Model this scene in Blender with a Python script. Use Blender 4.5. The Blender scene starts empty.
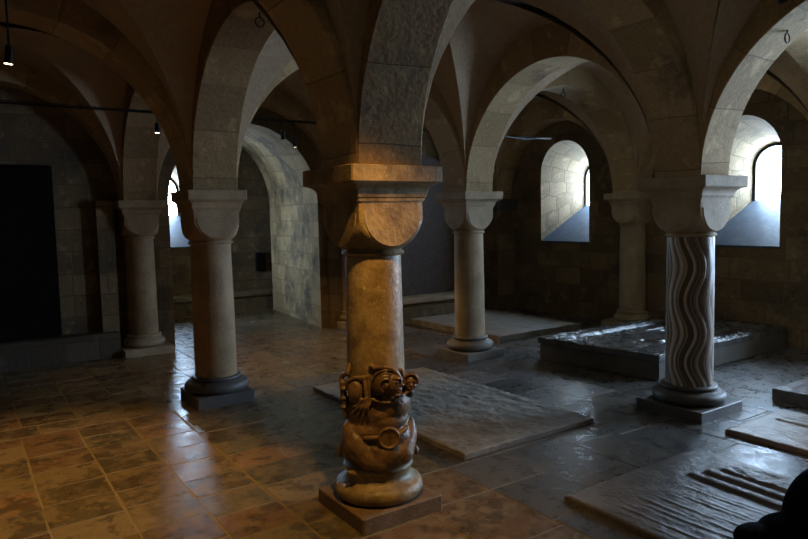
import bpy, bmesh, math, random
from mathutils import Vector, Matrix, noise
PI = math.pi
S = bpy.context.scene
COL = S.collection
A, B = 2.956, 2.730          # bay lengths along u (x) and v (y)
H = 1.86                     # top of the abaci
RW = .195                    # half width of the arches
WU = 6.03                    # inner face of the window wall
WV = 5.56                    # inner face of the back wall

# ------------------------------------------------------------------ materials
class NT:
    def __init__(s, name):
        s.m = bpy.data.materials.new(name); s.m.use_nodes = True
        s.t = s.m.node_tree; s.t.nodes.clear()
        s.out = s.t.nodes.new('ShaderNodeOutputMaterial')
    def n(s, kind, inp=None, **kw):
        nd = s.t.nodes.new('ShaderNode' + kind)
        for k, v in kw.items(): setattr(nd, k, v)
        for k, v in (inp or {}).items():
            if isinstance(v, bpy.types.NodeSocket): s.t.links.new(v, nd.inputs[k])
            else: nd.inputs[k].default_value = v
        return nd
    def mix(s, f, a, b, mode='MIX'):
        nd = s.t.nodes.new('ShaderNodeMix'); nd.data_type = 'RGBA'; nd.blend_type = mode
        for i, v in ((0, f), (6, a), (7, b)):
            if isinstance(v, bpy.types.NodeSocket): s.t.links.new(v, nd.inputs[i])
            else: nd.inputs[i].default_value = v if not isinstance(v, tuple) or len(v) == 4 else (*v, 1)
        return nd.outputs[2]
    def ramp(s, f, stops):
        nd = s.n('ValToRGB', {'Fac': f}); e = nd.color_ramp.elements
        while len(e) < len(stops): e.new(.5)
        for i, (p, c) in enumerate(stops):
            e[i].position = p; e[i].color = (c, c, c, 1) if not isinstance(c, tuple) else (*c, 1)
        return nd.outputs['Color']
    def noise(s, scale, detail=5, vec=None, rough=.6):
        d = {'Scale': scale, 'Detail': detail, 'Roughness': rough}
        if vec is not None: d['Vector'] = vec
        return s.n('TexNoise', d).outputs['Fac']
    def bump(s, h, strength, dist=.01, normal=None):
        d = {'Height': h, 'Strength': strength, 'Distance': dist}
        if normal is not None: d['Normal'] = normal
        return s.n('Bump', d).outputs['Normal']
    def bsdf(s, color, rough=.8, normal=None, spec=.5, **kw):
        d = {'Base Color': color if isinstance(color, bpy.types.NodeSocket) else (*color, 1), 'Roughness': rough, 'Specular IOR Level': spec}
        if normal is not None: d['Normal'] = normal
        d.update(kw)
        b = s.n('BsdfPrincipled', d); s.t.links.new(b.outputs[0], s.out.inputs[0]); return b
    def pos(s): return s.n('NewGeometry').outputs['Position']
    def uv(s): return s.n('UVMap').outputs['UV']

def stone(name, c1, c2, rough=.85, scale=6., bumpd=.006, grain=60, spec=.3, spots=None):
    t = NT(name); p = t.pos()
    big = t.ramp(t.noise(scale, 6, p), [(.35, 0.), (.65, 1.)])
    col = t.mix(big, c1, c2)
    g = t.noise(grain, 4, p)
    col = t.mix(.35, col, t.ramp(g, [(.3, .25), (.7, .9)]), 'SOFT_LIGHT')
    if spots:
        sp = t.ramp(t.noise(scale * 7, 3, p), [(.66, 0.), (.72, 1.)])
        col = t.mix(sp, col, spots)
    h = t.n('Math', {0: t.noise(scale * 3, 6, p), 1: g}, operation='ADD').outputs[0]
    t.bsdf(col, rough, t.bump(h, .7, bumpd), spec); return t.m

def ashlar(name, c1, c2, mortar, bw=.5, rh=.26, rough=.88, dark=(.07, .06, .05), dk=.62, msize=.008, off=.43, sq=.72):
    t = NT(name); uv = t.uv(); p = t.pos()
    wob = t.n('VectorMath', {0: t.n('TexNoise', {'Scale': 1.7, 'Detail': 2., 'Vector': p}).outputs['Color'], 1: (.05, .05, 0)}, operation='MULTIPLY').outputs[0]
    v = t.n('VectorMath', {0: uv, 1: wob}, operation='ADD').outputs[0]
    br = t.n('TexBrick', {'Vector': v, 'Color1': (0, 0, 0, 1), 'Color2': (1, 1, 1, 1), 'Mortar': (.5, .5, .5, 1), 'Scale': 1., 'Mortar Size': msize,
                          'Mortar Smooth': .4, 'Bias': 0., 'Brick Width': bw, 'Row Height': rh})
    br.offset = off; br.squash = sq; br.squash_frequency = 3
    col = t.mix(br.outputs['Color'], c1, c2)
    n1 = t.noise(2.2, 6, p)
    col = t.mix(t.ramp(n1, [(dk - .12, 0.), (dk + .06, .85)]), col, dark)              # soot and damp stains
    n2 = t.noise(5.5, 5, p)
    col = t.mix(t.ramp(n2, [(.58, 0.), (.68, .55)]), col, tuple(min(1, x * 1.5) for x in c1))   # worn lime patches
    g = t.noise(45, 4, p)
    col = t.mix(.4, col, t.ramp(g, [(.3, .2), (.7, .9)]), 'SOFT_LIGHT')
    col = t.mix(br.outputs['Fac'], col, mortar)
    hh = t.n('Math', {0: g, 1: .3}, operation='MULTIPLY').outputs[0]
    h = t.n('Math', {0: hh, 1: br.outputs['Fac']}, operation='SUBTRACT').outputs[0]
    h = t.n('Math', {0: h, 1: t.noise(9, 5, p)}, operation='ADD').outputs[0]
    t.bsdf(col, rough, t.bump(h, .8, .012), .25); return t.m

def floor_mat():
    t = NT('flagstone'); p = t.pos()
    at = t.n('Attribute', attribute_name='tone', attribute_type='GEOMETRY')
    base = at.outputs['Color']; am = at.outputs['Alpha']
    n1 = t.noise(5.2, 9, p, .70); n2 = t.noise(7.5, 10, p, .74)
    mul = lambda f: t.n('Math', {0: f, 1: am}, operation='MULTIPLY').outputs[0]
    col = t.mix(mul(t.ramp(n2, [(.515, 0.), (.535, .75)])), base, (.20, .14, .07))     # flaked patches
    col = t.mix(mul(t.ramp(n1, [(.53, 0.), (.55, .7)])), col, (.055, .04, .025))
    wear = t.ramp(n2, [(.45, .0), (.6, 1.)])
    r = t.n('MapRange', {'Value': wear, 'To Min': .27, 'To Max': .42}).outputs[0]
    h = t.n('Math', {0: n2, 1: t.noise(2.5, 2, p)}, operation='ADD').outputs[0]
    t.bsdf(col, r, t.bump(h, .12, .006), .5); return t.m

M = {}
M['wall'] = ashlar('ashlar_wall', (.23, .16, .087), (.125, .086, .046), (.15, .105, .06))
M['walld'] = ashlar('shade_dark_ashlar', (.12, .09, .058), (.075, .056, .036), (.09, .068, .045))  # dirty stone, darkened further to put the ledge's shade into its colour
M['pass'] = ashlar('ashlar_pale', (.46, .33, .17), (.30, .21, .108), (.28, .20, .105), .42, .25, dk=.60)
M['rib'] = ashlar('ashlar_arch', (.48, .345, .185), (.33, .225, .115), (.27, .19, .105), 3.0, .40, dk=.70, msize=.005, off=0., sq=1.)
M['ribb'] = ashlar('shade_brown_ashlar_arch', (.30, .19, .088), (.20, .122, .055), (.17, .11, .055), 3.0, .40, dk=.68, msize=.005, off=0., sq=1.)
M['jamb'] = ashlar('ashlar_jamb', (.25, .18, .105), (.165, .122, .073), (.13, .095, .056), .34, .28, dk=.72)
M['web'] = stone('vault_plaster', (.47, .345, .225), (.38, .27, .17), .9, 1.6, .004, 35)
M['sand'] = stone('sandstone', (.35, .235, .125), (.24, .155, .08), .7, 5, .005, 70, .4)
M['sandA'] = stone('sandstone_polished', (.34, .24, .115), (.15, .095, .04), .45, 8, .005, 40, .45, spots=(.55, .42, .26))
M['greyst'] = stone('grey_sandstone', (.44, .335, .21), (.31, .23, .14), .75, 5, .005, 70, .4)
M['mbase'] = stone('grey_base_stone', (.19, .165, .14), (.12, .105, .09), .55, 6, .004, 60, .4)
M['sandP'] = stone('plinth_sandstone', (.21, .135, .075), (.13, .08, .042), .6, 7, .005, 60, .4)
M['slabp'] = stone('pale_slab_stone', (.30, .26, .21), (.21, .18, .145), .30, 7, .004, 60, .5)
M['dbase'] = stone('dark_base_stone', (.095, .085, .078), (.06, .054, .05), .5, 6, .004, 60, .5)
M['carv'] = stone('carved_stone', (.21, .12, .05), (.085, .046, .02), .40, 14, .004, 60, .5, spots=(.45, .30, .14))
M['carvd'] = stone('carved_stone_dark', (.13, .07, .03), (.065, .034, .016), .36, 14, .004, 60, .5, spots=(.30, .18, .08))
M['slab'] = stone('worn_slab_stone', (.27, .24, .195), (.165, .145, .12), .6, 7, .006, 50, .4)
M['slabd'] = stone('dark_slab_stone', (.15, .128, .11), (.09, .077, .068), .30, 7, .004, 60, .5)
M['tomb'] = stone('tomb_block_stone', (.12, .108, .092), (.075, .066, .057), .7, 5, .006, 50, .4)
M['bronze'] = stone('tomb_relief_metal', (.11, .105, .10), (.06, .06, .06), .17, 9, .003, 60, .6)
M['sill'] = stone('slate_sill', (.07, .09, .118), (.048, .062, .084), .55, 5, .004, 40, .4)
M['panel'] = stone('dark_memorial_stone', (.14, .10, .085), (.095, .07, .062), .6, 9, .005, 80, .4, spots=(.19, .16, .15))
M['black'] = stone('black_panel', (.012, .010, .009), (.007, .006, .006), .9, 5, .003, 50, .05)
M['cloth'] = stone('black_cloth', (.004, .004, .004), (.003, .003, .003), .95, 5, .003, 50, .05)
t = NT('black_metal'); t.bsdf((.015, .014, .013), .45, None, .5, Metallic=.6); M['metal'] = t.m
t = NT('white_metal'); t.bsdf((.25, .25, .24), .4); M['wmetal'] = t.m
t = NT('mortar'); t.bsdf(t.mix(t.noise(20, 4, t.pos()), (.15, .112, .06), (.23, .168, .09)), .9); M['mortar'] = t.m
t = NT('dark_mortar'); t.bsdf(t.mix(t.noise(20, 4, t.pos()), (.10, .085, .065), (.17, .14, .10)), .9); M['mortard'] = t.m
M['floor'] = floor_mat()
def lens(name, c, s):
    t = NT(name); e = t.n('Emission', {'Color': (*c, 1), 'Strength': s}); t.t.links.new(e.outputs[0], t.out.inputs[0]); return t.m
M['lens'] = lens('lamp_lens', (1., .72, .38), 14)
def glass(name, tint):
    t = NT(name); tr = t.n('BsdfTransparent', {'Color': (*tint, 1)}); gl = t.n('BsdfGlossy', {'Color': (1, 1, 1, 1), 'Roughness': .05})
    mx = t.n('MixShader', {0: .05, 1: tr.outputs[0], 2: gl.outputs[0]}); t.t.links.new(mx.outputs[0], t.out.inputs[0]); return t.m
M['glass'] = glass('grimy_window_glass', (.92, .95, .98)); M['clear'] = glass('clear_window_glass', (.95, .97, 1))
# wavy marbled shaft: pale and dark bands that follow the carved flutes
t = NT('wavy_fluted_marble')
at = t.n('Attribute', attribute_name='band', attribute_type='GEOMETRY')
col = t.mix(at.outputs['Fac'], (.11, .07, .045), (.60, .52, .43))
col = t.mix(.3, col, t.ramp(t.noise(40, 4, t.pos()), [(.3, .3), (.7, .9)]), 'SOFT_LIGHT')
t.bsdf(col, .4, t.bump(t.noise(60, 4, t.pos()), .3, .003), .45); M['wavy'] = t.m

# ------------------------------------------------------------------ mesh helpers
class MB:
    """verts, faces, uvs, smooth flags and material slots -> one mesh object"""
    def __init__(s): s.v, s.f, s.u, s.sm, s.mi = [], [], [], [], []
    def quad(s, pts, uvs=None, smooth=False, mi=0):
        k = len(s.v); s.v += [tuple(p) for p in pts]; s.f.append(tuple(range(k, k + len(pts))))
        s.u.append(uvs or [(0, 0)] * len(pts)); s.sm.append(smooth); s.mi.append(mi)
    def grid(s, P, UV, smooth=True, closed=False, mi=0):
        """P[i][j] points, UV[i][j]; shared vertices"""
        k = len(s.v); n = len(P[0])
        for r in P: s.v += [tuple(p) for p in r]
        for i in range(len(P) - 1):
            for j in range(n - (0 if closed else 1)):
                j2 = (j + 1) % n
                s.f.append((k + i * n + j, k + i * n + j2, k + (i + 1) * n + j2, k + (i + 1) * n + j))
                s.u.append([UV[i][j], UV[i][j + 1 if closed else j2], UV[i + 1][j + 1 if closed else j2], UV[i + 1][j]])
                s.sm.append(smooth); s.mi.append(mi)
    def box(s, x0, x1, y0, y1, z0, z1, mi=0):
        c = lambda i, j, k: ((x0, x1)[i], (y0, y1)[j], (z0, z1)[k])
        for q in (((0,0,0),(1,0,0),(1,0,1),(0,0,1)), ((1,1,0),(0,1,0),(0,1,1),(1,1,1))):
            P = [c(*a) for a in q]; s.quad(P, [(p[0], p[2]) for p in P], mi=mi)
        for q in (((1,0,0),(1,1,0),(1,1,1),(1,0,1)), ((0,1,0),(0,0,0),(0,0,1),(0,1,1))):
            P = [c(*a) for a in q]; s.quad(P, [(p[1], p[2]) for p in P], mi=mi)
        for q in (((0,0,1),(1,0,1),(1,1,1),(0,1,1)), ((0,1,0),(1,1,0),(1,0,0),(0,0,0))):
            P = [c(*a) for a in q]; s.quad(P, [(p[0], p[1]) for p in P], mi=mi)
    def build(s, name, mats, parent=None, weld=False, bevel=0, loc=None):
        me = bpy.data.meshes.new(name); me.from_pydata(s.v, [], s.f)
        ul = me.uv_layers.new(name='UVMap'); flat = [c for f in s.u for uv in f for c in uv]
        ul.data.foreach_set('uv', flat)
        me.polygons.foreach_set('use_smooth', s.sm); me.polygons.foreach_set('material_index', s.mi)
        for m in (mats if isinstance(mats, list) else [mats]): me.materials.append(m)
        if weld or bevel:
            bm = bmesh.new(); bm.from_mesh(me); bmesh.ops.remove_doubles(bm, verts=bm.verts, dist=1e-5)
            bmesh.ops.recalc_face_normals(bm, faces=bm.faces)
            if bevel: bmesh.ops.bevel(bm, geom=[e for e in bm.edges if len(e.link_faces) == 2 and e.calc_face_angle(0) > .5], offset=bevel, segments=2, affect='EDGES')
            bm.to_mesh(me); bm.free()
        return link(name, me, parent, loc)

def link(name, me, parent=None, loc=None):
    o = bpy.data.objects.new(name, me); COL.objects.link(o)
    if parent: o.parent = parent
    if loc: o.location = loc
    return o
def tag(o, label, cat, group=None):
    o['label'] = label; o['category'] = cat
    if group: o['group'] = group
    return o
def struct(o): o['kind'] = 'structure'; return o
def empty(name, loc, rz=0):
    o = bpy.data.objects.new(name, None); COL.objects.link(o); o.location = loc; o.rotation_euler = (0, 0, rz); o.empty_display_size = .2; return o
def bm_obj(name, bm, mat, parent=None, smooth=True, loc=None):
    me = bpy.data.meshes.new(name); bmesh.ops.recalc_face_normals(bm, faces=bm.faces)
    for f in bm.faces: f.smooth = smooth
    bm.to_mesh(me); bm.free(); me.materials.append(mat); return link(name, me, parent, loc)
def lathe(prof, n=56, uvr=.2):
    mb = MB(); P = [[(r * math.cos(2*PI*j/n), r * math.sin(2*PI*j/n), z) for j in range(n)] for r, z in prof]
    UV = [[(2*PI*uvr*j/n, z) for j in range(n + 1)] for r, z in prof]; mb.grid(P, UV, closed=True); return mb
def tube(bm, p0, p1, r0, r1=None, n=12, cap=True):
    p0, p1 = Vector(p0), Vector(p1); d = p1 - p0; r1 = r0 if r1 is None else r1
    mat = Matrix.Translation((p0 + p1) / 2) @ d.to_track_quat('Z', 'Y').to_matrix().to_4x4()
    bmesh.ops.create_cone(bm, cap_ends=cap, segments=n, radius1=r0, radius2=r1, depth=d.length, matrix=mat)
def ball(bm, c, r, rot=(0, 0, 0), sub=3):
    from mathutils import Euler
    m = Matrix.Translation(c) @ Euler(rot).to_matrix().to_4x4() @ Matrix.Diagonal((*r, 1)) if hasattr(r, '__len__') else Matrix.Translation(c) @ Matrix.Scale(r, 4)
    bmesh.ops.create_icosphere(bm, subdivisions=sub, radius=1, matrix=m)
def remeshed(name, bm, mat, parent, voxel, it=4):
    o = bm_obj(name, bm, mat, parent)
    r = o.modifiers.new('r', 'REMESH'); r.mode = 'VOXEL'; r.voxel_size = voxel; r.use_smooth_shade = True
    s = o.modifiers.new('s', 'SMOOTH'); s.factor = .5; s.iterations = it
    dg = bpy.context.evaluated_depsgraph_get(); me = bpy.data.meshes.new_from_object(o.evaluated_get(dg))
    o.modifiers.clear(); old = o.data; o.data = me; bpy.data.meshes.remove(old); me.name = name
    for p in me.polygons: p.use_smooth = True
    if not me.materials: me.materials.append(mat)
    return o

# ------------------------------------------------------------------ floor
def build_floor():
    rnd = random.Random(11); mb = MB(); tones = []
    def tile(u0, u1, v0, v1, tone):
        z = rnd.uniform(-.0022, .0012); g = .004 if u0 < .3 else .003; b = .004
        sx, sy = rnd.gauss(0, .0012), rnd.gauss(0, .0012); cu, cv = (u0+u1)/2, (v0+v1)/2
        jit = lambda: rnd.uniform(-.005, .005)
        c = [(u0+g+jit(), v0+g+jit()), (u1-g+jit(), v0+g+jit()), (u1-g+jit(), v1-g+jit()), (u0+g+jit(), v1-g+jit())]
        top = []
        for (x, y) in c:
            xx = x + (b if x < cu else -b); yy = y + (b if y < cv else -b)
            top.append((xx, yy, z + sx*(xx-cu) + sy*(yy-cv)))
        bot = [(x, y, -.006) for x, y in c]
        mb.quad(top, [(p[0], p[1]) for p in top]); tones.append(tone)
        for k in range(4):
            q = [bot[k], bot[(k+1)%4], top[(k+1)%4], top[k]]; mb.quad(q, [(p[0], p[1]) for p in q], mi=1 if u0 < .3 else 2); tones.append(tone)
    base = [(.13,.094,.046), (.155,.112,.055), (.12,.095,.055), (.19,.135,.07), (.105,.07,.04), (.15,.125,.07), (.19,.11,.055)]
    grey = [(.076,.075,.074), (.095,.092,.089), (.064,.063,.062), (.108,.103,.098), (.085,.076,.068)]
    # strips run along v; bands of strips meet at breaks like the one two paces before column B
    for (v0, v1, lo, hi, wl, wh, x0, x1) in (
            (-5.6, -2.2, .4, .6, .4, .5, -3.07, 6.03), (-2.2, .2, .42, .62, .40, .52, .15, 6.03), (-2.2, 2.62, .27, .35, .365, .40, -3.07, .15),
            (.2, 2.62, .45, .65, .40, .52, .15, 6.03), (2.62, 2.90, .6, 1.1, .33, .33, -3.07, .15), (2.62, 2.95, .5, .8, .33, .33, .15, 6.03),
            (2.90, 5.56, .27, .34, .365, .41, -3.07, .35), (2.95, 5.56, .4, .6, .4, .5, .35, 6.03), (5.56, 8.5, .4, .55, .4, .48, -.3, 3.2)):
        across = wl == wh
        if across:
            u = x0
            while u < x1 - .05:
                e = min(x1, u + rnd.uniform(lo, hi));  e = x1 if x1 - e < .2 else e
                tile(u, e, v0, v1, rnd.choice(base if u < .6 else grey) + ((1.,) if u < .6 else (.25,))); u = e
            continue
        u = x0
        while u < x1 - .05:
            e = min(x1, u + rnd.uniform(wl, wh)); e = x1 if x1 - e < .22 else e
            v = v0
            while v < v1 - .05:
                f = min(v1, v + rnd.uniform(lo, hi)); f = v1 if v1 - f < .2 else f
                warm = u < .3 or v0 >= 5.5 or (v0 >= 2.9 and u < 2.4); k = rnd.choice(base if warm else grey); s = rnd.uniform(.6, 1.25)  # brown tiles extended to the rear floor, painting lamp warmth into their colour
                tile(u, e, v, f, tuple(min(1, c*s) for c in k) + ((1.,) if warm else (.25,))); v = f
            u = e
    for (x0, x1, y0, y1, mm) in ((-3.3, .3, -5.9, 5.56, 1), (.3, 6.9, -5.9, 5.56, 2), (-.6, 3.6, 5.56, 9.4, 2)):
        mb.quad([(x0, y0, -.0035), (x1, y0, -.0035), (x1, y1, -.0035), (x0, y1, -.0035)], mi=mm); tones.append((.2, .15, .1, 1.))
    o = mb.build('floor', [M['floor'], M['mortar'], M['mortard']])
    ca = o.data.color_attributes.new('tone', 'FLOAT_COLOR', 'CORNER')
    k = 0
    for p, t in zip(o.data.polygons, tones):
        for _ in p.loop_indices: ca.data[k].color = t; k += 1
    struct(o)
build_floor()

# ------------------------------------------------------------------ walls with arched openings
def outline(c, h, sill, spring, n=20, rise=None):
    rise = h if rise is None else rise
    return [(c - h, sill)] + [(c - h*math.cos(PI*k/n), spring + rise*math.sin(PI*k/n)) for k in range(n + 1)] + [(c + h, sill)]
ZT = 3.75; Z0 = -.05
def face_strips(mb, P, d, s0, s1, outs, mi=0):
    """a wall face at depth d from s0 to s1 with outlines cut out"""
    def q(a): mb.quad([P(s, z, d) for s, z in a], [(s, z) for s, z in a], mi=mi)
    cur = s0
    for o in sorted(outs, key=lambda o: o[0][0]):
        l, r, sill = o[0][0], o[-1][0], o[0][1]
        q([(cur, Z0), (l, Z0), (l, ZT), (cur, ZT)])
        if sill > .001: q([(l, Z0), (r, Z0), (r, sill), (l, sill)])
        for (a, b) in zip(o[1:-2], o[2:-1]): q([a, b, (b[0], ZT), (a[0], ZT)])
        cur = r
    q([(cur, Z0), (s1, Z0), (s1, ZT), (cur, ZT)])
def loft(mb, P, o0, d0, o1, d1, mi=0, close=True, steps=1, skip=()):
    L = [0]
    for a, b in zip(o0, o0[1:]): L.append(L[-1] + math.dist(a, b))
    D = math.hypot(d1 - d0, .2)
    pts = []; uvs = []
    for k in range(steps + 1):
        f = k / steps
        pts.append([P(a[0]+(b[0]-a[0])*f, a[1]+(b[1]-a[1])*f, d0+(d1-d0)*f) for a, b in zip(o0, o1)])
        uvs.append([(D*f, l) for l in L])
    n = len(o0)
    for k in range(steps):
        for j in range(n - 1):
            if j == 0 and k in skip: continue
            mb.quad([pts[k][j], pts[k][j+1], pts[k+1][j+1], pts[k+1][j]], [uvs[k][j], uvs[k][j+1], uvs[k+1][j+1], uvs[k+1][j]], 0 < j < n - 2, mi)
        if close: mb.quad([pts[k][0], pts[k][-1], pts[k+1][-1], pts[k+1][0]], [(0, 0), (1, 0), (1, D), (0, D)], mi=mi)

WIN_IN = dict(h=.49, sill=1.14, spring=2.24)
WIN_OUT = dict(h=.285, sill=1.69, spring=2.15)
DEP = .92
wcount = 0
def window(P, ci, co, d0, WIN_IN=WIN_IN, WIN_OUT=WIN_OUT):
    """frame, pane and sloping sill of one window; ci/co centres of inner and outer opening"""
    global wcount; wcount += 1
    oo = outline(co, WIN_OUT['h'], WIN_OUT['sill'], WIN_OUT['spring'])
    d = d0 + DEP
    root = empty('window_%d' % wcount, P(co, WIN_OUT['sill'], d)); struct(root)
    bpy.context.view_layer.update(); inv = Matrix.Translation(root.location).inverted()
    L = lambda s, z, dd: tuple(inv @ Vector(P(s, z, dd)))
    # frame: closed outline swept with a small rectangular section
    mb = MB(); inn = outline(co, WIN_OUT['h'] - .028, WIN_OUT['sill'] + .03, WIN_OUT['spring'])
    oc = oo + [oo[0]]; ic = inn + [inn[0]]
    for (o1, d1, o2, d2) in ((oc, d-.05, ic, d-.05), (ic, d-.05, ic, d), (ic, d, oc, d), (oc, d, oc, d-.05)):
        for j in range(len(oc) - 1):
            mb.quad([L(*o1[j], d1), L(*o1[j+1], d1), L(*o2[j+1], d2), L(*o2[j], d2)])
    mb.build('window_frame', M['metal'], root, weld=True)
    mb = MB(); mb.quad([L(s, z, d - .02) for s, z in inn]); mb.build('pane', M['clear' if WIN_OUT['h'] > .5 else 'glass'], root)
    # sill slab, slanting down into the room
    mb = MB(); th = .025
    h0, h1, s0, s1 = WIN_IN['h'], WIN_OUT['h'], WIN_IN['sill'], WIN_OUT['sill']
    a = [(ci - h0, s0, d0 - .004), (ci + h0, s0, d0 - .004), (co + h1, s1, d - .05), (co - h1, s1, d - .05)]
    top = [L(s, z + th, dd) for s, z, dd in a]; bot = [L(s, z, dd) for s, z, dd in a]
    mb.quad(top); mb.quad(bot[::-1])
    for k in range(4): mb.quad([bot[k], bot[(k+1)%4], top[(k+1)%4], top[k]])
    mb.build('window_sill', M['sill'], root)
    # portal that guides daylight sampling through the opening
    l = bpy.data.lights.new('daylight_portal', 'AREA'); l.shape = 'RECTANGLE'; l.size = 2*WIN_OUT['h'] + .04; l.size_y = WIN_OUT['spring'] + WIN_OUT['h'] - WIN_OUT['sill'] + .06; l.cycles.is_portal = True
    lo = bpy.data.objects.new('daylight_portal', l); COL.objects.link(lo)
    c = Vector(P(co, (WIN_OUT['spring'] + WIN_OUT['h'] + WIN_OUT['sill'])/2, d + .04)); nrm = (Vector(P(co, 2.08, d)) - Vector(P(co, 2.08, d + 1))).normalized()
    lo.location = c; lo.rotation_euler = (-nrm).to_track_quat('Z', 'Y').to_euler()
    return outline(ci, **WIN_IN), oo

def PR(s, z, d): return (WU + d, s, z)             # right (window) wall, s = v
def PBk(s, z, d): return (s, WV + d, z)            # back wall, s = u
mb = MB(); ins = []; outs = []
BI = dict(h=.80, sill=.75, spring=2.0); BO = dict(h=.68, sill=.95, spring=1.95)   # oversized opening out of view, added to light the right-hand columns
for c in (-1.365, 1.31, 4.084):
    co = c + (.05 if c > 4 else 0)
    i, o = window(PR, c, co, 0, BI, BO) if c < 0 else window(PR, c, co, 0); ins.append(i); outs.append(o); loft(mb, PR, i, 0, o, DEP, mi=1, steps=3)
face_strips(mb, PR, 0, -6.6, WV + 1, ins); face_strips(mb, PR, DEP, -6.6, WV + 1, outs)
struct(mb.build('wall_right', [M['wall'], M['jamb']]))

mb = MB()
near = outline(1.45, 1.05, Z0, 1.85, 28); far = outline(1.45, 1.33, Z0, 1.85, 28)
face_strips(mb, PBk, 0, -3.3, WU + .1, [near])
loft(mb, PBk, near, 0, far, 2.42, mi=1, close=False, steps=8, skip=(5, 6))
# a window in the left cheek of the passage, hidden behind the wall from the camera
cheek = lambda d: .4 - .28*d/2.42
dA, dB = 2.42*5/8, 2.42*7/8; zA, zB = .95, 1.52
q = lambda pts, mi=1: mb.quad([PBk(*p) for p in pts], [(p[2], p[1]) for p in pts], mi=mi)
q([(cheek(dA), Z0, dA), (cheek(dB), Z0, dB), (cheek(dB), zA, dB), (cheek(dA), zA, dA)]); q([(cheek(dA), zB, dA), (cheek(dB), zB, dB), (cheek(dB), 1.85, dB), (cheek(dA), 1.85, dA)])
for p0, p1 in (((dA, zA), (dB, zA)), ((dB, zA), (dB, zB)), ((dB, zB), (dA, zB)), ((dA, zB), (dA, zA))):
    q([(cheek(p0[0]), p0[1], p0[0]), (cheek(p1[0]), p1[1], p1[0]), (-.35, p1[1], p1[0]), (-.35, p0[1], p0[0])])
wcount += 1; wroot = empty('window_%d' % wcount, (-.33, WV + (dA + dB)/2, zA)); struct(wroot); hw = (dB - dA)/2; hz = zB - zA
fm = MB()
for (y0, y1, z0, z1) in ((-hw, hw, 0, .03), (-hw, hw, hz - .03, hz), (-hw, -hw + .03, .03, hz - .03), (hw - .03, hw, .03, hz - .03)): fm.box(-.015, .015, y0, y1, z0, z1)
fm.build('window_frame', M['metal'], wroot)
fm = MB(); fm.quad([(0, -hw + .03, .03), (0, hw - .03, .03), (0, hw - .03, hz - .03), (0, -hw + .03, hz - .03)]); fm.build('pane', M['glass'], wroot)
l = bpy.data.lights.new('daylight_portal', 'AREA'); l.shape = 'RECTANGLE'; l.size = 2*hw; l.size_y = hz; l.cycles.is_portal = True
lo = bpy.data.objects.new('daylight_portal', l); COL.objects.link(lo); lo.location = (-.37, WV + (dA + dB)/2, (zA + zB)/2); lo.rotation_euler = (0, -PI/2, 0)
wide = outline(1.45, 1.62, Z0, 1.9, 28)
loft(mb, PBk, far, 2.42, wide, 2.421, close=False); loft(mb, PBk, wide, 2.42, wide, 2.95, close=False)
P3 = lambda s, z, d: (s, 8.5 + d, z)
i, o = window(P3, 1.3, 1.3, 0)
loft(mb, P3, i, 0, o, DEP, mi=2, steps=3); face_strips(mb, P3, 0, -.6, 3.6, [i]); face_strips(mb, P3, DEP, -.6, 3.6, [o])
# shallow corner pilasters beside the columns that stand against the wall
struct(mb.build('wall_back', [M['wall'], M['pass'], M['jamb']]))
mb = MB(); mb.box(-.47, -.28, 5.42, WV, 0, 1.86); struct(mb.build('trim_52', M['wall']))
mb = MB(); mb.box(2.62, 3.29, 5.47, WV, 0, 3.0); struct(mb.build('trim_53', M['wall']))
mb = MB(); mb.box(-3.4, -3.07, -5.9, 5.8, Z0, ZT); struct(mb.build('wall_left', M['wall']))
mb = MB(); mb.box(-3.4, 7, -5.95, -5.6, Z0, ZT); struct(mb.build('wall_front', M['wall']))
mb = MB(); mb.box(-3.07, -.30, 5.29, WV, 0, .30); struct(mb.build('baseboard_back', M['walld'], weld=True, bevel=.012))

# ------------------------------------------------------------------ vaults
def web(mb, cu, cv, ha, hb, hu, hv):
    """groin vault over one bay; ha/hb half sizes, crown heights hu (profile along u), hv"""
    n = 32; m = 10
    for ax in (0, 1):
        A_, B_, Hc = (ha, hb, hv) if ax == 0 else (hb, ha, hu)
        for sg in (-1, 1):
            P = []; UV = []
            for i in range(n + 1):
                t = PI * i / n; y = -B_ * math.cos(t); z = H + Hc * math.sin(t); row = []; uvr = []
                k = abs(math.cos(t))
                for j in range(m + 1):
                    s = k + (1 - k) * j / m
                    zz = z + .05 * (1 - s) * math.sin(t)
                    x = sg * A_ * s
                    row.append((cu + x, cv + y, zz) if ax == 0 else (cu + y, cv + x, zz)); uvr.append((t * B_, x))
                P.append(row); UV.append(uvr)
            mb.grid(P, UV)
mb = MB(); ov = .012
for i in (-1, 0, 1):
    for j in (-2, -1, 0, 1):
        web(mb, (i + .5) * A, (j + .5) * B, A/2 - RW + ov, B/2 - RW + ov, 1.54, 1.48)
mb.quad([(-3.4, -6.6, ZT), (6.96, -6.6, ZT), (6.96, 9.5, ZT), (-3.4, 9.5, ZT)])
struct(mb.build('ceiling', M['web'], weld=True))

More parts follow.
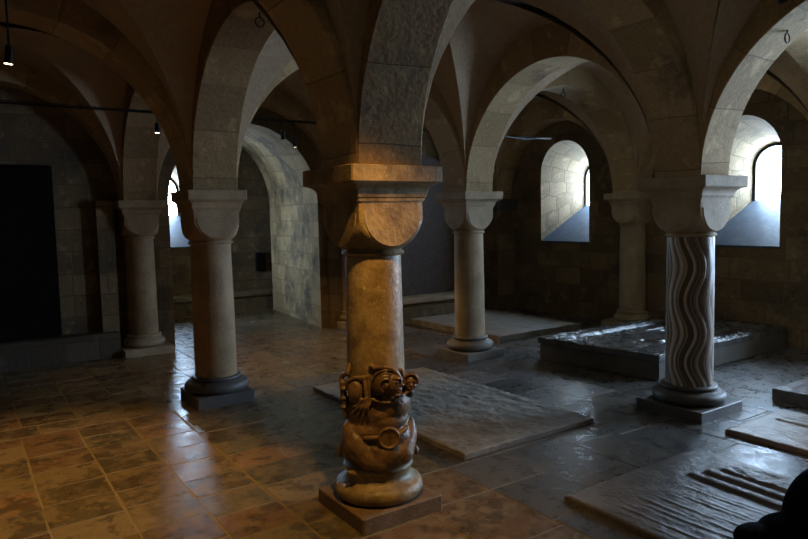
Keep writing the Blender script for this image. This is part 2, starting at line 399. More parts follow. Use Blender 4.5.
tcount = 0
def rib(p0, p1, mat=None):
    """round arch of dressed stone between two springing points on the grid"""
    global tcount; tcount += 1
    p0, p1 = Vector((*p0, 0)), Vector((*p1, 0)); d = (p1 - p0); span = d.length; d.normalize(); s = Vector((-d.y, d.x, 0))
    c = (p0 + p1) / 2; r = span / 2 - RW; ro = r + .5
    mb = MB(); n = 40; bv = .006
    sec = [(-RW + bv, r), (RW - bv, r), (RW, r + bv), (RW, ro), (-RW, ro), (-RW, r + bv)]
    for a in range(6):
        (w0, r0), (w1, r1) = sec[a], sec[(a + 1) % 6]
        P = []; UV = []
        for k in range(n + 1):
            t = PI * k / n
            f = lambda w, q: c + s * w - d * math.copysign(min(q * abs(math.cos(t)), span / 2), math.cos(t)) + Vector((0, 0, H + q * math.sin(t)))
            P.append([f(w0, r0), f(w1, r1)])
            uu = (0, abs(r1 - r0)) if a in (2, 4) else (w0 + 3.3, w1 + 3.3)
            UV.append([(uu[0], t * r), (uu[1], t * r)])
        mb.grid(P, UV)
    struct(mb.build('trim_%d' % tcount, mat or M['rib']))
for j in (-2, -1, 0, 1, 2):
    for i in (-1, 0, 1): rib((i*A, j*B), ((i+1)*A, j*B))
for i in (-1, 0, 1, 2):
    for j in (-2, -1, 0, 1): rib((i*A, j*B), (i*A, (j+1)*B), M['ribb'] if i == 0 else None)   # browner ashlar puts the dimmer, warmer light over this row into the colour

# ------------------------------------------------------------------ columns
def square_loft(prof, bev=.006):
    mb = MB(); P = []; UV = []
    for h, z in prof:
        b = min(bev, h * .2)
        ring = [(-h, -h+b), (-h+b, -h), (h-b, -h), (h, -h+b), (h, h-b), (h-b, h), (-h+b, h), (-h, h-b)]
        P.append([(x, y, z) for x, y in ring]); UV.append([(j*.25, z) for j in range(9)])
    mb.grid(P, UV, smooth=False, closed=True)
    mb.quad(P[0][::-1]); mb.quad(P[-1]); return mb
def clip_children(root, axis, val):
    for o in root.children_recursive:
        if o.type != 'MESH': continue
        me = o.data; bm = bmesh.new(); bm.from_mesh(me)
        co = Vector((0, 0, 0)); co[axis] = val - root.location[axis]; no = Vector((0, 0, 0)); no[axis] = 1
        r = bmesh.ops.bisect_plane(bm, geom=bm.verts[:] + bm.edges[:] + bm.faces[:], plane_co=co, plane_no=no, clear_outer=True)
        ed = [g for g in r['geom_cut'] if isinstance(g, bmesh.types.BMEdge)]
        if ed: bmesh.ops.holes_fill(bm, edges=ed)
        bm.to_mesh(me); bm.free()
def column(loc, label, hp, tp, rt, rs, ha, hc, mats, zb=.235, zc=1.685, za=1.40, group=None, wavy=False, shaft_from=None):
    root = empty('column', (loc[0], loc[1], 0)); tag(root, label, 'column'); root['kind'] = 'thing'
    mp, mbs, ms, mc = mats
    square_loft([(hp, 0), (hp, tp - .006), (hp - .006, tp)], .01).build('plinth', mp, root)
    # attic base: torus, fillet, scotia, upper ring
    pr = [(.05, tp - .004), (rt - .03, tp - .004)]
    th = .046 if zb < .3 else .05
    for k in range(9):
        a = -PI/2 + PI*k/8; pr.append((rt - th + th*math.cos(a), tp + th + th*math.sin(a)))
    z1 = tp + 2*th; r2 = rs + .035
    pr += [(rt - th - .004, z1 + .008), (r2 - .006, z1 + .012)]
    for k in range(1, 6):
        a = PI*k/6; pr.append((r2 - .004 - .012*math.sin(a), z1 + .012 + (zb - z1 - .045)*k/6))
    for k in range(7):
        a = -PI/2 + PI*k/6; pr.append((r2 - .012 + .014*math.cos(a), zb - .017 + .016*math.sin(a)))
    pr += [(rs - .02, zb + .002)]
    lathe(pr).build('base', mbs, root)
    # shaft with slight entasis
    z0 = shaft_from if shaft_from else zb
    if not wavy:
        pr = [(rs * (1.02 - .055*f*f), z0 - .006 + (za + .01 - z0)*f) for f in [k/14 for k in range(15)]]
        lathe(pr).build('shaft', ms, root)
    else:
        n = 360; m = 100; mb = MB(); P = []; UV = []; band = []
        for i in range(m + 1):
            f = i / m; z = z0 - .006 + (za + .01 - z0)*f; row = []; uv = []
            for j in range(n + 1):
                th_ = 2*PI*j/n
                a = th_ + (.17 + .05*math.sin(2*th_))*math.sin(2*PI*(z - .33)/.47 + .5*math.sin(3*z)) + .1*z
                nz = noise.noise(Vector((4.2*math.cos(a), 4.2*math.sin(a), 1.3 + .35*z)))
                n2 = noise.noise(Vector((13*math.cos(a), 13*math.sin(a), 5.3 + .25*z)))
                bnd = max(0, min(1, .42 + .55*nz + 1.15*n2))
                r = rs*(1.0 - .03*f) - .004 + .006*bnd
                if j < n: row.append((r*math.cos(th_), r*math.sin(th_), z)); band.append(bnd)
                uv.append((th_*rs, z))
            P.append(row); UV.append(uv)
        mb.grid(P, UV, closed=True); o = mb.build('shaft', M['wavy'], root)
        at = o.data.attributes.new('band', 'FLOAT', 'POINT'); at.data.foreach_set('value', band)
        o['label'] = 'shaft carved with wavy vertical flutes'
    # astragal + cushion capital: square block rounded down to the shaft by a sphere
    n = 96; P = []; UV = []
    rr = rs * .98
    levels = [(rr, za - .002), (rr + .012, za + .002), (rr + .017, za + .011), (rr + .012, za + .02), (rr + .003, za + .024)]
    zt = zc - .05                                           # top of the shields
    for k in range(0, 25):
        a = (PI/2) * k / 24                                 # from bowl bottom to the top
        zz = za + .03 + (zt - za - .03) * (1 - math.cos(a))**.8
        dz = (zt - zz) / (zt - za - .03)
        R = math.sqrt(max(rr*rr*.98, 2*hc*hc - (2*hc*hc - rr*rr)*dz*dz))
        levels.append((R, zz))
    levels += [(hc*1.5, zt + .001), (hc*1.5, zc + .01)]
    for R, z in levels:
        row = []
        for j in range(n):
            t = 2*PI*(j + .0)/n; q = hc / max(abs(math.cos(t)), abs(math.sin(t)))
            q = min(q, hc * 1.39); r = min(R, q); row.append((r*math.cos(t), r*math.sin(t), z))
        P.append(row); UV.append([(2*PI*.2*j/n, z) for j in range(n + 1)])
    mb = MB(); mb.grid(P, UV, closed=True); o = mb.build('capital', mc, root)
    md = o.data; md.set_sharp_from_angle(angle=.6)
    # half-round shields, slightly raised on the four faces
    for k in range(4):
        rot = Matrix.Rotation(k*PI/2, 4, 'Z'); mb = MB(); rs_ = hc * .86; dep = hc + .005; hh = min(rs_, (zt - za - .03) * .93)
        fr = [(-rs_, dep, zt - .012)] + [(-rs_*math.cos(PI*q/24), dep, zt - .012 - hh*math.sin(PI*q/24)) for q in range(1, 24)] + [(rs_, dep, zt - .012)]
        bk = [(x*1.03, dep - .012, z - .004) for x, y, z in fr]
        mb.quad([rot @ Vector(p) for p in fr])
        for a, b, c, d_ in zip(fr, fr[1:], bk[1:], bk): mb.quad([rot @ Vector(p) for p in (a, b, c, d_)])
        mb.quad([rot @ Vector(p) for p in (fr[0], bk[0], bk[-1], fr[-1])])
        mb.build('shield', mc, root)
    pr = [(hc + .006, zc - .004), (hc + .008, zc + .012), (hc + .014, zc + .018), (hc + .018, zc + .03)]
    for k in range(1, 7):
        a = PI/2*k/6; pr.append((hc + .018 + (ha - hc - .026)*(1 - math.cos(a)), zc + .03 + (H - .088 - zc - .03)*math.sin(a)))
    pr += [(ha - .006, H - .084), (ha, H - .08), (ha, H - .004), (ha - .004, H)]
    square_loft(pr, .008).build('abacus', mc, root)
    return root
GR = (M['greyst'],)*4
colA = column((0, 0), 'warm lit sandstone column with carved crouching figures at its foot', .252, .082, .246, .156, .274, .199,
              (M['sandP'], M['sandA'], M['sandA'], M['sandA']), zb=.27)
colB = column((0, B), 'plain round stone column with dark moulded base left of the carved column', .257, .10, .278, .178, .257, .20, (M['dbase'], M['dbase'], M['sand'], M['sand']))
colD = column((A, B), 'plain grey column between the flat slab and the low raised tomb', .278, .084, .268, .168, .278, .198, (M['mbase'], M['mbase'], M['greyst'], M['greyst']))
colE = column((A, 0), 'column whose shaft is carved with wavy vertical bands', .289, .086, .28, .179, .294, .21, (M['dbase'], M['dbase'], M['wavy'], M['greyst']), zb=.225, wavy=True)
c = column((0, 2*B), 'column built against the back wall beside the dark wall panel', .29, .09, .25, .17, .27, .20, (M['greyst'], M['greyst'], M['sand'], M['sand'])); clip_children(c, 1, WV - .004)
c = column((2*A, B), 'column built against the window wall, between the two bright windows', .30, .09, .25, .175, .28, .205, (M['greyst'],)*4); clip_children(c, 0, WU - .004)
c = column((A, 2*B), 'slim column against the back wall just behind the carved column', .25, .09, .2, .14, .26, .18, (M['greyst'],)*4); clip_children(c, 1, 5.466)
for q in ((0, -B), (A, -B)):
    column(q, 'plain column standing near the camera outside the picture', .26, .085, .26, .17, .27, .20, (M['greyst'],)*4)['group'] = 'columns outside the picture'
# square corner pier with a moulded band
mb = MB(); mb.box(2*A - .3, WU, 2*B - .3, WV, 0, 1.74); mb.box(2*A - .35, WU, 2*B - .35, WV, 0, .12)
struct(mb.build('trim_50', M['wall']))
mb = MB(); mb.box(2*A - .32, WU, 2*B - .32, WV, 1.66, 1.74); mb.box(2*A - .35, WU, 2*B - .35, WV, 1.74, 1.86); struct(mb.build('trim_51', M['dbase'], weld=True, bevel=.008))

# ------------------------------------------------------------------ carved figures on column A
def sculpture():
    cam = Vector((-.523, -.852, 0)); rt = Vector((.852, -.523, 0))
    rot = Matrix((( rt.x, -cam.x, 0, 0), (rt.y, -cam.y, 0, 0), (0, 0, 1, 0), (0, 0, 0, 1)))
    fig_m = rot      # local x = right, -y = towards viewer
    def fin(bm): bm.transform(fig_m); return bm
    bm = bmesh.new()
    def chain(pts, n=8):
        for (a, ra), (b, rb) in zip(pts, pts[1:]):
            for q in range(n + 1):
                f = q / n; ball(bm, tuple(a[i] + (b[i]-a[i])*f for i in range(3)), ra + (rb-ra)*f, sub=3)
    # drum-like robed torso hugging the shaft
    tube(bm, (0, 0, .26), (0, 0, .66), .160, .160, 48); tube(bm, (0, -.008, .42), (0, -.008, .65), .172, .170, 48)
    ball(bm, (.0, -.012, .565), (.178, .176, .125)); ball(bm, (.06, -.06, .60), (.125, .125, .10)); ball(bm, (.03, -.045, .52), (.14, .14, .09))
    # seat, haunches and the big rounded thighs
    ball(bm, (.015, -.055, .35), (.185, .150, .115)); ball(bm, (.04, -.09, .345), (.130, .125, .105))
    chain([((-.140, -.085, .470), .050), ((-.118, -.125, .41), .066), ((-.05, -.145, .325), .066), ((.02, -.15, .30), .062)])
    chain([((.175, -.02, .47), .034), ((.165, -.06, .42), .052), ((.12, -.11, .345), .075)])
    ball(bm, (-.150, -.03, .36), (.055, .09, .085))
    ball(bm, (.045, -.062, .43), (.140, .130, .085)); ball(bm, (-.02, -.05, .47), (.15, .14, .08))
    # feet and hands showing at both sides
    ball(bm, (-.203, -.03, .335), (.022, .032, .042)); ball(bm, (.207, -.05, .325), (.018, .022, .028))
    # shoulder bulge at the left
    ball(bm, (-.108, -.125, .690), (.047, .042, .068), (0, .12, 0))
    fig = remeshed('carved_figure', fin(bm), M['carv'], colA, .0058, 3)
    fig['label'] = 'crouching carved figure with round haunches'
    def part(name, bm, mat, vox=.0034, it=2, label=None):
        o = remeshed(name, fin(bm), mat, fig, vox, it)
        if label: o['label'] = label
        return o
    def strand(pts, r, n=7):
        for a, b in zip(pts, pts[1:]):
            for q in range(n):
                f = q / n; ball(bm, tuple(a[i] + (b[i]-a[i])*f for i in range(3)), r, sub=2)
        ball(bm, pts[-1], r, sub=2)
    # knotted arm with fingers along the left edge
    bm = bmesh.new()
    strand([(-.140, -.07, .815), (-.152, -.09, .775), (-.182, -.06, .755), (-.188, -.06, .735)], .014)
    strand([(-.180, -.075, .72), (-.176, -.078, .65), (-.170, -.078, .60), (-.164, -.075, .54)], .019)
    for z in (.69, .64, .59): ball(bm, (-.174, -.08, z), (.023, .026, .013))
    part('arm', bm, M['carv'])
    # shawl rim over the shoulder and cloth folds
    bm = bmesh.new()
    strand([(-.155, -.115, .70), (-.148, -.13, .742), (-.115, -.145, .762), (-.07, -.158, .765), (-.035, -.165, .772)], .011)
    strand([(-.062, -.163, .76), (-.058, -.172, .70), (-.052, -.176, .645)], .010); strand([(-.040, -.166, .765), (-.036, -.178, .70), (-.04, -.182, .64)], .009)
    for k, (x, z) in enumerate(((-.150, .592), (-.128, .572), (-.102, .560), (-.074, .556), (-.046, .562))):
        y = -.006 - math.sqrt(.183**2 - x*x); strand([(-.050 + .013*(k - 2), -.182, .66 - .004*abs(k - 2)), ((x - .05)/2, (y - .186)/2 - .008, .615), (x, y, z)], .0078)
    for q in range(40):                                                     # collar line
        f = q / 39; a = -1.86 + 1.75*f
        ball(bm, (.025 + .155*math.cos(a), -.04 + .155*math.sin(a), .655 - .018*math.sin(PI*min(1, f*1.7)) + .035*max(0, f - .5)), (.009, .009, .009), sub=2)
    part('drapery', bm, M['carv'])
    # large head in profile, looking right
    bm = bmesh.new(); hx, hy, hz = .045, -.168, .742
    ball(bm, (hx, hy, hz), (.070, .056, .074)); ball(bm, (hx + .046, hy - .012, hz - .012), (.040, .050, .060)); ball(bm, (hx + .012, hy + .01, hz - .075), (.04, .04, .04))
    ball(bm, (hx + .086, hy - .034, hz - .012), (.015, .012, .012)); ball(bm, (hx + .079, hy - .036, hz + .006), (.011, .010, .018), (0, .45, 0))   # nose and bridge
    ball(bm, (hx + .062, hy - .046, hz + .026), (.024, .016, .008))                                                                            # brow
    ball(bm, (hx + .060, hy - .056, hz + .009), (.012, .008, .007))                                                                             # eye
    ball(bm, (hx + .074, hy - .036, hz - .034), (.014, .014, .006)); ball(bm, (hx + .071, hy - .036, hz - .045), (.013, .014, .006))               # lips
    ball(bm, (hx + .062, hy - .032, hz - .064), (.019, .019, .013)); ball(bm, (hx + .044, hy - .048, hz - .024), (.022, .014, .018))               # chin, cheek
    ball(bm, (hx + .006, hy - .056, hz - .012), (.010, .010, .017)); ball(bm, (hx + .010, hy - .060, hz - .004), (.012, .006, .006))               # ear
    part('head', bm, M['carvd'], .003, 1, 'larger carved head looking right')
    bm = bmesh.new()                                                        # combed strands curling round the ear
    for r_ in (.034, .0475, .061, .0745):
        pts = []
        for q in range(22):
            th = math.radians(72 + 165*q/21); x = .006 + r_*math.cos(th); z = -.008 + r_*1.02*math.sin(th)
            dd = 1 - (x/.074)**2 - (z/.080)**2; pts.append((hx + x, hy - .058*math.sqrt(max(.02, dd)) - .004, hz + z))
        strand(pts, .0066, 3)
    part('hair', bm, M['carvd'], .003, 1)
    bm = bmesh.new()                                                        # cap band with a knob
    strand([(hx - .052, hy + .0, hz + .072), (hx - .03, hy - .012, hz + .078), (hx + .0, hy - .02, hz + .080), (hx + .032, hy - .022, hz + .074), (hx + .056, hy - .020, hz + .056), (hx + .072, hy - .012, hz + .034), (hx + .082, hy - .0, hz + .01)], .0125)
    ball(bm, (hx - .066, hy + .008, hz + .083), (.017, .017, .014)); strand([(hx + .088, hy + .02, hz + .055), (hx + .095, hy + .04, hz + .02), (hx + .10, hy + .05, hz - .03)], .012)
    part('cap', bm, M['carv'])
    # small head on the right, face to the viewer
    bm = bmesh.new(); hx, hy, hz = .185, -.085, .715
    ball(bm, (hx, hy, hz), (.037, .036, .045)); ball(bm, (hx, hy - .018, hz - .014), (.027, .024, .032)); ball(bm, (hx - .01, hy + .02, hz - .05), (.034, .04, .04))
    ball(bm, (hx + .001, hy - .045, hz - .008), (.006, .009, .010)); ball(bm, (hx, hy - .036, hz - .042), (.011, .010, .009))
    ball(bm, (hx, hy - .041, hz - .027), (.011, .007, .004))
    for sx in (-1, 1):
        ball(bm, (hx + sx*.014, hy - .036, hz + .001), (.007, .006, .004)); ball(bm, (hx + sx*.014, hy - .037, hz + .011), (.011, .007, .004)); ball(bm, (hx + sx*.017, hy - .030, hz - .017), (.009, .009, .009))
    part('head', bm, M['carvd'], .0026, 1, 'smaller carved head at the right edge')
    bm = bmesh.new()
    for q in range(16):
        a = PI*1.2*q/15 - .3; ball(bm, (hx + .036*math.cos(a), hy - .014, hz + .012 + .036*math.sin(a)), (.010, .022, .010), sub=2)
    part('hair', bm, M['carvd'], .003, 1)
    # belt straps and round buckle
    bm = bmesh.new()
    strand([(-.066, -.172, .447), (-.03, -.184, .449), (.01, -.190, .450), (.10, -.180, .452), (.132, -.158, .468), (.155, -.135, .483)], .014)
    part('belt', bm, M['carv'], .0036, 2)
    bm = bmesh.new(); X = Matrix.Rotation(PI/2, 4, 'X') @ Matrix.Rotation(.0, 4, 'Z')
    bmesh.ops.create_cone(bm, cap_ends=True, segments=40, radius1=.054, radius2=.057, depth=.05, matrix=Matrix.Translation((.060, -.176, .448)) @ X)
    for q in range(40): ball(bm, (.060 + .052*math.cos(2*PI*q/40), -.202, .448 + .052*math.sin(2*PI*q/40)), .0068, sub=2)
    part('buckle', bm, M['carv'], .0034, 1, 'round buckle disc')
    # leaf-shaped spur under the left haunch
    bm = bmesh.new(); ball(bm, (-.125, -.150, .245), (.05, .018, .015), (0, .42, .45)); part('spur', bm, M['sandA'], .004, 2)
sculpture()

# ------------------------------------------------------------------ tomb slabs with worn relief
def sstep(a, b, x): t = max(0, min(1, (x - a)/(b - a))); return t*t*(3 - 2*t)
def fbm(x, y, s, seed): return noise.fractal(Vector((x*s + seed, y*s - seed, seed*.7)), 1.0, 2.0, 5)
def seg_d(px, py, ax, ay, bx, by):
    dx, dy = bx-ax, by-ay; t = max(0, min(1, ((px-ax)*dx + (py-ay)*dy)/(dx*dx+dy*dy))); return math.hypot(px-ax-t*dx, py-ay-t*dy)
def effigy(x, y, L, W, seed, flip):
    """height 0..1 of a robed figure lying along x, head at x small (or large when flipped)"""
    if flip: x = L - x
    cy = W/2; k = L/2.2; h = 0
    cap = lambda ax, ay, bx, by, r, hh: hh*math.sqrt(max(0, 1 - (seg_d(x, y, ax*k, cy+ay*k, bx*k, cy+by*k)/(r*k))**2))
    pil = .35*sstep(.02, .06, .20*k - abs(x - .36*k))*sstep(.0, .06, .24*k - abs(y - cy)); h = max(h, pil)
    h = max(h, cap(.36, 0, .40, 0, .115, 1.0), cap(.54, 0, .56, 0, .07, .7))
    h = max(h, cap(.66, -.17, .95, -.20, .075, .8), cap(.66, .17, .95, .20, .075, .8), cap(.95, -.20, 1.0, .02, .06, .95), cap(.95, .20, 1.05, .0, .06, .95))
    body = 0
    wdt = .20 + .10*sstep(.6, 1.8, x/k)
    if .55*k < x < 1.95*k: body = .6*sstep(0, .05, wdt - abs(y-cy)/k)*sstep(.55, .62, x/k)*sstep(1.95, 1.9, x/k)
    fold = .25*math.sin((y - cy)/k*52 + 2.2*math.sin(x*3 + seed))*sstep(.85, 1.2, x/k)
    h = max(h, body + (fold if body > .1 else 0))
    h = max(h, cap(1.95, -.08, 2.02, -.11, .05, .9), cap(1.95, .08, 2.02, .11, .05, .9))
    h = max(h, cap(.75, .27, 1.9, .30, .022, .7))                               # staff
    return h
def robe_relief(x, y, L, W, seed, flip):
    """plain margin, then long parallel robe folds and two straight limbs; x runs from the plain end"""
    x = L - x if flip else x
    cap = lambda ax, ay, bx, by, r, hh: hh*math.sqrt(max(0, 1 - (seg_d(x, y, ax, ay, bx, by)/r)**2))
    on = sstep(.06, .14, x + .05*math.sin(y*9)); h = 0
    h += on*(.10*math.sin(y*(88 + 14*math.sin(y*7)) + 2.0*math.sin(x*2.1 + seed) + 2.5*fbm(x*.4, y, 4, seed)) + .07*math.sin(y*151 + 1.5*math.sin(x*3.3) + 2*fbm(x*.4, y, 6, 2)) + .05*fbm(x, y, 20, seed))*sstep(W*.66, W*.56, y)
    h = max(h, cap(.16, W*.66, L, W*.585, .042, .8), cap(.10, W*.765, L, W*.69, .040, .75), cap(.06, W*.67, .18, W*.655, .035, .6), cap(.13, W*.85, L, W*.79, .022, .55))
    h += on*.35*fbm(x, y, 14, seed)*sstep(W*.76, W*.84, y)
    return h
def relief_slab(name, u0, u1, v0, v1, z0, z1, amp, mat, label, seed, along='v', flip=False, border=.10, rough=.004, skew=None, frame=True, parent=None, chips=.012, n=110, fig=1.0, sink=0, fn=effigy, lead=0.):
    W, L = u1 - u0, v1 - v0
    nu, nv = (int(n*W/max(W, L)), int(n*L/max(W, L)))
    nu, nv = max(nu, 24), max(nv, 24)
    mb = MB(); P = []; UV = []
    rows = []
    for i in range(nv + 1):
        row = []
        for j in range(nu + 1):
            x, y = W*j/nu, L*i/nv
            e = min(x, W-x, y, L-y)
            lx, ly, LL, WW = (y, x, L, W) if along == 'v' else (x, y, W, L)
            hh = 0
            ins = sstep(border, border + .02, e)
            if frame:
                hh += amp*.8*(1 - ins)*sstep(0, .02, e + .02)
                gl = noise.cell(Vector((lx*38, ly*38, seed)))                      # worn letters cut in the border band
                if .02 < e < border - .015: hh -= amp*.25*(gl > .55)
            hh += ins*amp*fig*fn(lx - border, ly - border, LL - 2*border - lead, WW - 2*border, seed, flip)
            hh += rough*(fbm(x, y, 9, seed) + .5*fbm(x, y, 30, seed))
            hh -= sink*ins
            edge = -.006*(1 - sstep(0, .015, e))
            du = dv = 0
            if e < 1e-6:
                du = chips*fbm(x, y, 6, seed+3); dv = chips*fbm(x, y, 6, seed+8)
            row.append((u0 + x + du, v0 + y + dv, z1 + hh + edge))
        rows.append(row)
    mb.grid(rows, [[(p[0], p[1]) for p in r] for r in rows])
    per = rows[0][:-1] + [r[-1] for r in rows[:-1]] + rows[-1][:0:-1] + [r[0] for r in rows[:0:-1]]
    m = len(per)
    for k in range(m):
        a, b = per[k], per[(k+1) % m]
        mb.quad([(a[0], a[1], z0), (b[0], b[1], z0), b, a], [(k*.05, z0), (k*.05+.05, z0), (k*.05+.05, z1), (k*.05, z1)])
    mb.quad([(p[0], p[1], z0) for p in per[::-1]])
    o = mb.build(name, mat, parent, weld=True)
    if label: tag(o, label, 'tomb slab')
    return o
relief_slab('tomb_slab', .815, 2.09, .24, 2.46, 0, .035, .005, M['slab'], 'worn pale grey tomb slab lying flat behind the carved column', 3, rough=.0075, chips=.008, n=170, border=.09)
relief_slab('tomb_slab', 3.70, 5.22, 3.06, 4.98, 0, .075, .010, M['slab'], 'pale tomb slab with chipped edges behind the plain grey column', 5, rough=.004, chips=.012, n=140, border=.12)
relief_slab('tomb_slab', .86, 2.115, -2.9, -.575, 0, .030, .026, M['slabd'], 'dark tomb slab with folded robe relief in the right foreground', 9, flip=True, rough=.002, chips=.006, n=260, border=.05, frame=False, fn=robe_relief, lead=.16)
relief_slab('tomb_slab', 2.62, 3.42, -2.6, -.50, 0, .035, .020, M['slabp'], 'narrow tomb slab with ridged relief at the right edge, in front of the wavy column', 12, flip=True, rough=.0025, chips=.006, n=200, border=.05, frame=False, fn=robe_relief, lead=.03)
relief_slab('tomb_slab', 3.72, 5.0, -1.9, -.28, 0, .095, .012, M['slabd'], 'thick raised dark slab cut off by the right edge of the photo', 15, flip=True, rough=.003, chips=.01, n=110)
tomb = empty('raised_tomb', (0, 0, 0)); tag(tomb, 'low raised tomb with a shiny dark relief top, under the windows', 'tomb')
mb = MB(); mb.box(3.54, 5.95, .68, 2.04, 0, .19); tb = mb.build('base_block', M['tomb'], tomb, weld=True, bevel=.012)
o = relief_slab('relief_lid', 3.53, 5.96, .67, 2.05, .190, .222, .040, M['bronze'], None, 21, along='u', rough=.010, parent=tomb, n=220, border=.16, chips=.008, sink=.010)
for ob in (o, tb):                                  # the head end is cut askew
    for v in ob.data.vertices: v.co.x -= (v.co.y - .67) * .13 * (1 - (v.co.x - 3.5) / 2.46)
o['label'] = 'shiny dark lid with a reclining figure in relief'

# ------------------------------------------------------------------ panels, benches
mb = MB(); pts = outline(4.28, .59, .36, 2.12, 16, .45)
fr = [(s, 5.455, z) for s, z in pts]; bk = [(s, 5.553, z) for s, z in pts]
mb.quad(fr); mb.quad(bk[::-1])
for k in range(len(fr)): k2 = (k+1) % len(fr); mb.quad([fr[k], bk[k], bk[k2], fr[k2]])
tag(mb.build('memorial_panel', M['panel'], weld=True), 'tall dark stone memorial panel on the stone bench between two columns', 'memorial panel')
def bench(name, x0, x1, y0, y1, h, label, mat=M['greyst']):
    r = empty(name, ((x0+x1)/2, (y0+y1)/2, 0)); tag(r, label, 'bench'); w, d = (x1-x0)/2, (y1-y0)/2
    mb = MB(); mb.box(-w, w, -d + .03, d, 0, h - .07); mb.build('base', M['wall'], r)
    mb = MB(); mb.box(-w, w, -d, d, h - .07, h); mb.build('seat', mat, r, weld=True, bevel=.01)
bench('stone_bench', 3.33, 4.97, 5.06, 5.555, .355, 'pale stone bench under the dark memorial panel')
bench('stone_bench', -.1, 2.98, 8.05, 8.495, .33, 'stone ledge bench at the end of the arched passage', M['jamb'])
mb = MB(); mb.box(-1.75, -.90, 5.47, 5.555, .302, 2.27)
tag(mb.build('wall_panel', M['black'], weld=True, bevel=.008), 'tall black panel on the dark wall at the far left', 'wall panel')
mb = MB(); mb.box(2.56, 2.60, 7.2, 7.4, .0, .0)
# small iron box on the passage jamb
mb = MB(); mb.box(2.68, 2.86, 8.44, 8.495, .66, 1.0)
tag(mb.build('niche_hatch', M['metal'], weld=True, bevel=.006), 'small dark hatch in the wall above the passage ledge', 'hatch')

# dark draped lump in the near right corner
bm = bmesh.new()
ball(bm, (1.78, -1.62, .12), (.34, .20, .215), (0, -.15, 0), 4); ball(bm, (1.62, -1.56, .10), (.24, .15, .19), (0, -.6, 0), 4); ball(bm, (1.98, -1.70, .14), (.34, .24, .22), sub=4)
ball(bm, (1.20, -1.46, .05), (.12, .09, .05), sub=3); ball(bm, (1.36, -1.51, .05), (.16, .11, .07), sub=3)
bmesh.ops.bisect_plane(bm, geom=bm.verts[:]+bm.edges[:]+bm.faces[:], plane_co=(0, 0, .001), plane_no=(0, 0, -1), clear_outer=False)
o = remeshed('draped_bundle', bm, M['cloth'], None, .012, 4)
tag(o, 'black draped shape in the bottom right corner, over the relief slab', 'draped bundle')

# ------------------------------------------------------------------ lamps, track, rings
def rod(name, pts, r, mat, parent=None):
    bm = bmesh.new()
    for a, b in zip(pts, pts[1:]): tube(bm, a, b, r, n=10)
    return bm_obj(name, bm, mat, parent, False)
tk = empty('lighting_track', (1.2, 3.95, 2.695)); tag(tk, 'long thin black lighting rod running across the vault behind the columns', 'lighting track')
rod('rail', [(-4.25, 0, 0), (4.2, 0, .02)], .011, M['metal'], tk); rod('cable', [(-4.25, .0, .03), (-1.4, 0, .022), (.8, 0, .03), (3.3, .0, .035), (4.1, 0, .02)], .004, M['metal'], tk)
rod('end_bracket', [(3.45, 0, .02), (3.85, .02, .0), (4.15, 0, .025), (4.4, 0, .03)], .016, M['wmetal'], tk)
for x in (-2.0, -.25, .85, 3.4): rod('clip', [(x, 0, -.012), (x, 0, .045)], .007, M['metal'], tk)
def lamp(pos, top, aim, label, power, angle, col=(1, .56, .14), r=.023, ln=.10, blend=.6):
    """pos = centre of the lens, top = z of the rod above"""
    pos = Vector(pos); d = (Vector(aim) - pos).normalized(); root = empty('spot_lamp', pos); tag(root, label, 'lamp')
    b = bmesh.new(); tube(b, -d*ln, (0, 0, 0), r*.92, r, 20, cap=False); tube(b, -d*(ln+.004), -d*ln, r*.6, r*.92, 20); tube(b, -d*.03, -d*.026, r*.9, r*.9, 20)
    bm_obj('lamp_housing', b, M['metal'], root, False)
    b = bmesh.new(); tube(b, -d*.004, -d*.001, r*.9, r*.9, 20); bm_obj('lens', b, M['lens'] if power else M['metal'], root, False)
    b = bmesh.new(); q = -d*ln*.8; tube(b, q, (q.x, q.y, top - pos.z), .006, n=8); tube(b, (q.x, q.y, top-pos.z-.03), (q.x, q.y, top-pos.z), .014, n=10)
    bm_obj('stem', b, M['metal'], root, False)
    if power:
        l = bpy.data.lights.new('lamp_light', 'SPOT'); l.energy = power; l.spot_size = math.radians(angle); l.spot_blend = blend; l.color = col; l.shadow_soft_size = .03
        lo = bpy.data.objects.new('lamp_light', l); COL.objects.link(lo); lo.parent = root; lo.location = d*.012; lo.rotation_euler = d.to_track_quat('-Z', 'Y').to_euler()
LP = dict(left=190, back=16, front=115, red=30)
lamp((-1.55, 1.365, 2.51), 3.38, (-1.8, 1.45, 0), 'bright spot lamp hanging at the upper left corner', LP['left'], 84, blend=.55)
lamp((-.10, 3.95, 2.50), 2.683, (-.2, 3.8, 0), 'small spot lamp on the rod, just right of the far left arch', LP['back'], 70)
lamp((1.42, 3.95, 2.42), 2.69, (1.9, 3.9, 0), 'lit spot lamp on the rod over the arched passage', 80, 95)
lamp((1.27, 3.95, 2.50), 2.69, (1.2, 4.1, 0), 'unlit dark spot lamp beside the lit one over the passage', 0, 60)
lamp((1.535, -1.365, 2.60), 3.36, (2.75, -1.5, 0), 'spot lamp with reddish glow at the top right edge', LP['red'], 46, blend=.9, col=(1, .46, .18))
lamp((-.35, -.95, 2.55), 3.15, (-.06, -.14, .35), 'spot lamp above the picture aimed at the carved column', LP['front'], 70, blend=1.)
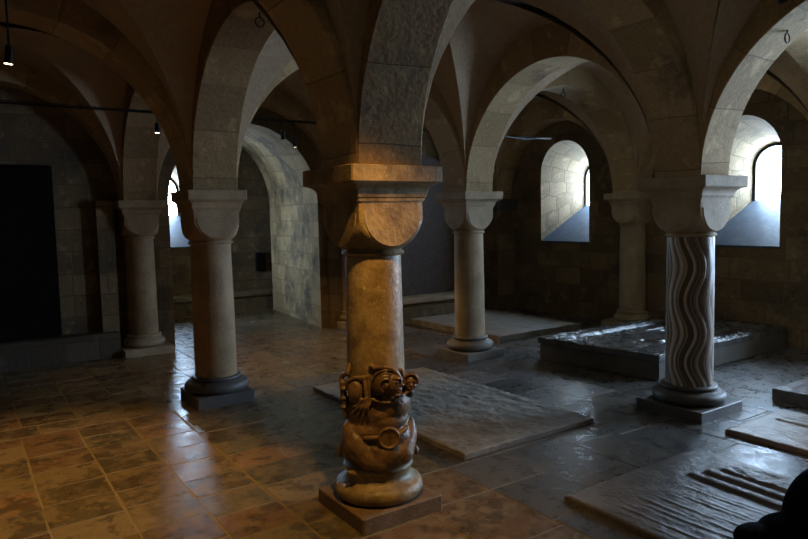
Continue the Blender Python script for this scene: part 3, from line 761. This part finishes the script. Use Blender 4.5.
def ring(loc, label):
    root = empty('iron_ring', loc); tag(root, label, 'iron ring')
    b = bmesh.new(); tube(b, (0, 0, .0), (0, 0, .05), .006); bm_obj('hook', b, M['metal'], root)
    mb = MB(); n = 24; m = 8; P = []; UV = []
    for i in range(n + 1):
        a = 2*PI*i/n; P.append([((.032 + .005*math.cos(2*PI*j/m))*math.cos(a), .005*math.sin(2*PI*j/m), -.03 + (.032 + .005*math.cos(2*PI*j/m))*math.sin(a)) for j in range(m)]); UV.append([(0, 0)]*(m+1))
    mb.grid(P, UV, closed=True); mb.build('ring', M['metal'], root)
ring((-.03, 1.365, 2.99), 'iron ring hanging from the arch between the two left columns')
ring((A, -.70, 2.80), 'iron ring hanging from the arch at the upper right corner')
ring((4.44, 2.66, 3.09), 'iron ring hanging from the arch before the middle window')

# ------------------------------------------------------------------ light, camera
w = bpy.data.worlds.new('sky'); S.world = w; w.use_nodes = True
bg = w.node_tree.nodes['Background']; bg.inputs[0].default_value = (.54, .745, 1.0, 1); bg.inputs[1].default_value = 64
cd = bpy.data.cameras.new('camera'); co = bpy.data.objects.new('camera', cd); COL.objects.link(co); S.camera = co
f, pitch, roll, yaw = 658.26, .0798, -.0213, .5975
fw = Vector((math.sin(yaw)*math.cos(pitch), math.cos(yaw)*math.cos(pitch), -math.sin(pitch))); rt = Vector((math.cos(yaw), -math.sin(yaw), 0)); up = rt.cross(fw)
r2 = math.cos(roll)*rt + math.sin(roll)*up; u2 = -math.sin(roll)*rt + math.cos(roll)*up
mw = Matrix((( r2.x, u2.x, -fw.x, -1.8633), (r2.y, u2.y, -fw.y, -3.0333), (r2.z, u2.z, -fw.z, 1.6), (0, 0, 0, 1)))
co.matrix_world = mw; cd.sensor_width = 36; cd.lens = f/808*36; cd.clip_start = .02
vs = S.view_settings; vs.view_transform = 'Standard'; vs.look = 'None'; vs.gamma = 1; vs.use_curve_mapping = False; vs.exposure = 0
S.cycles.max_bounces = 10; S.cycles.diffuse_bounces = 6
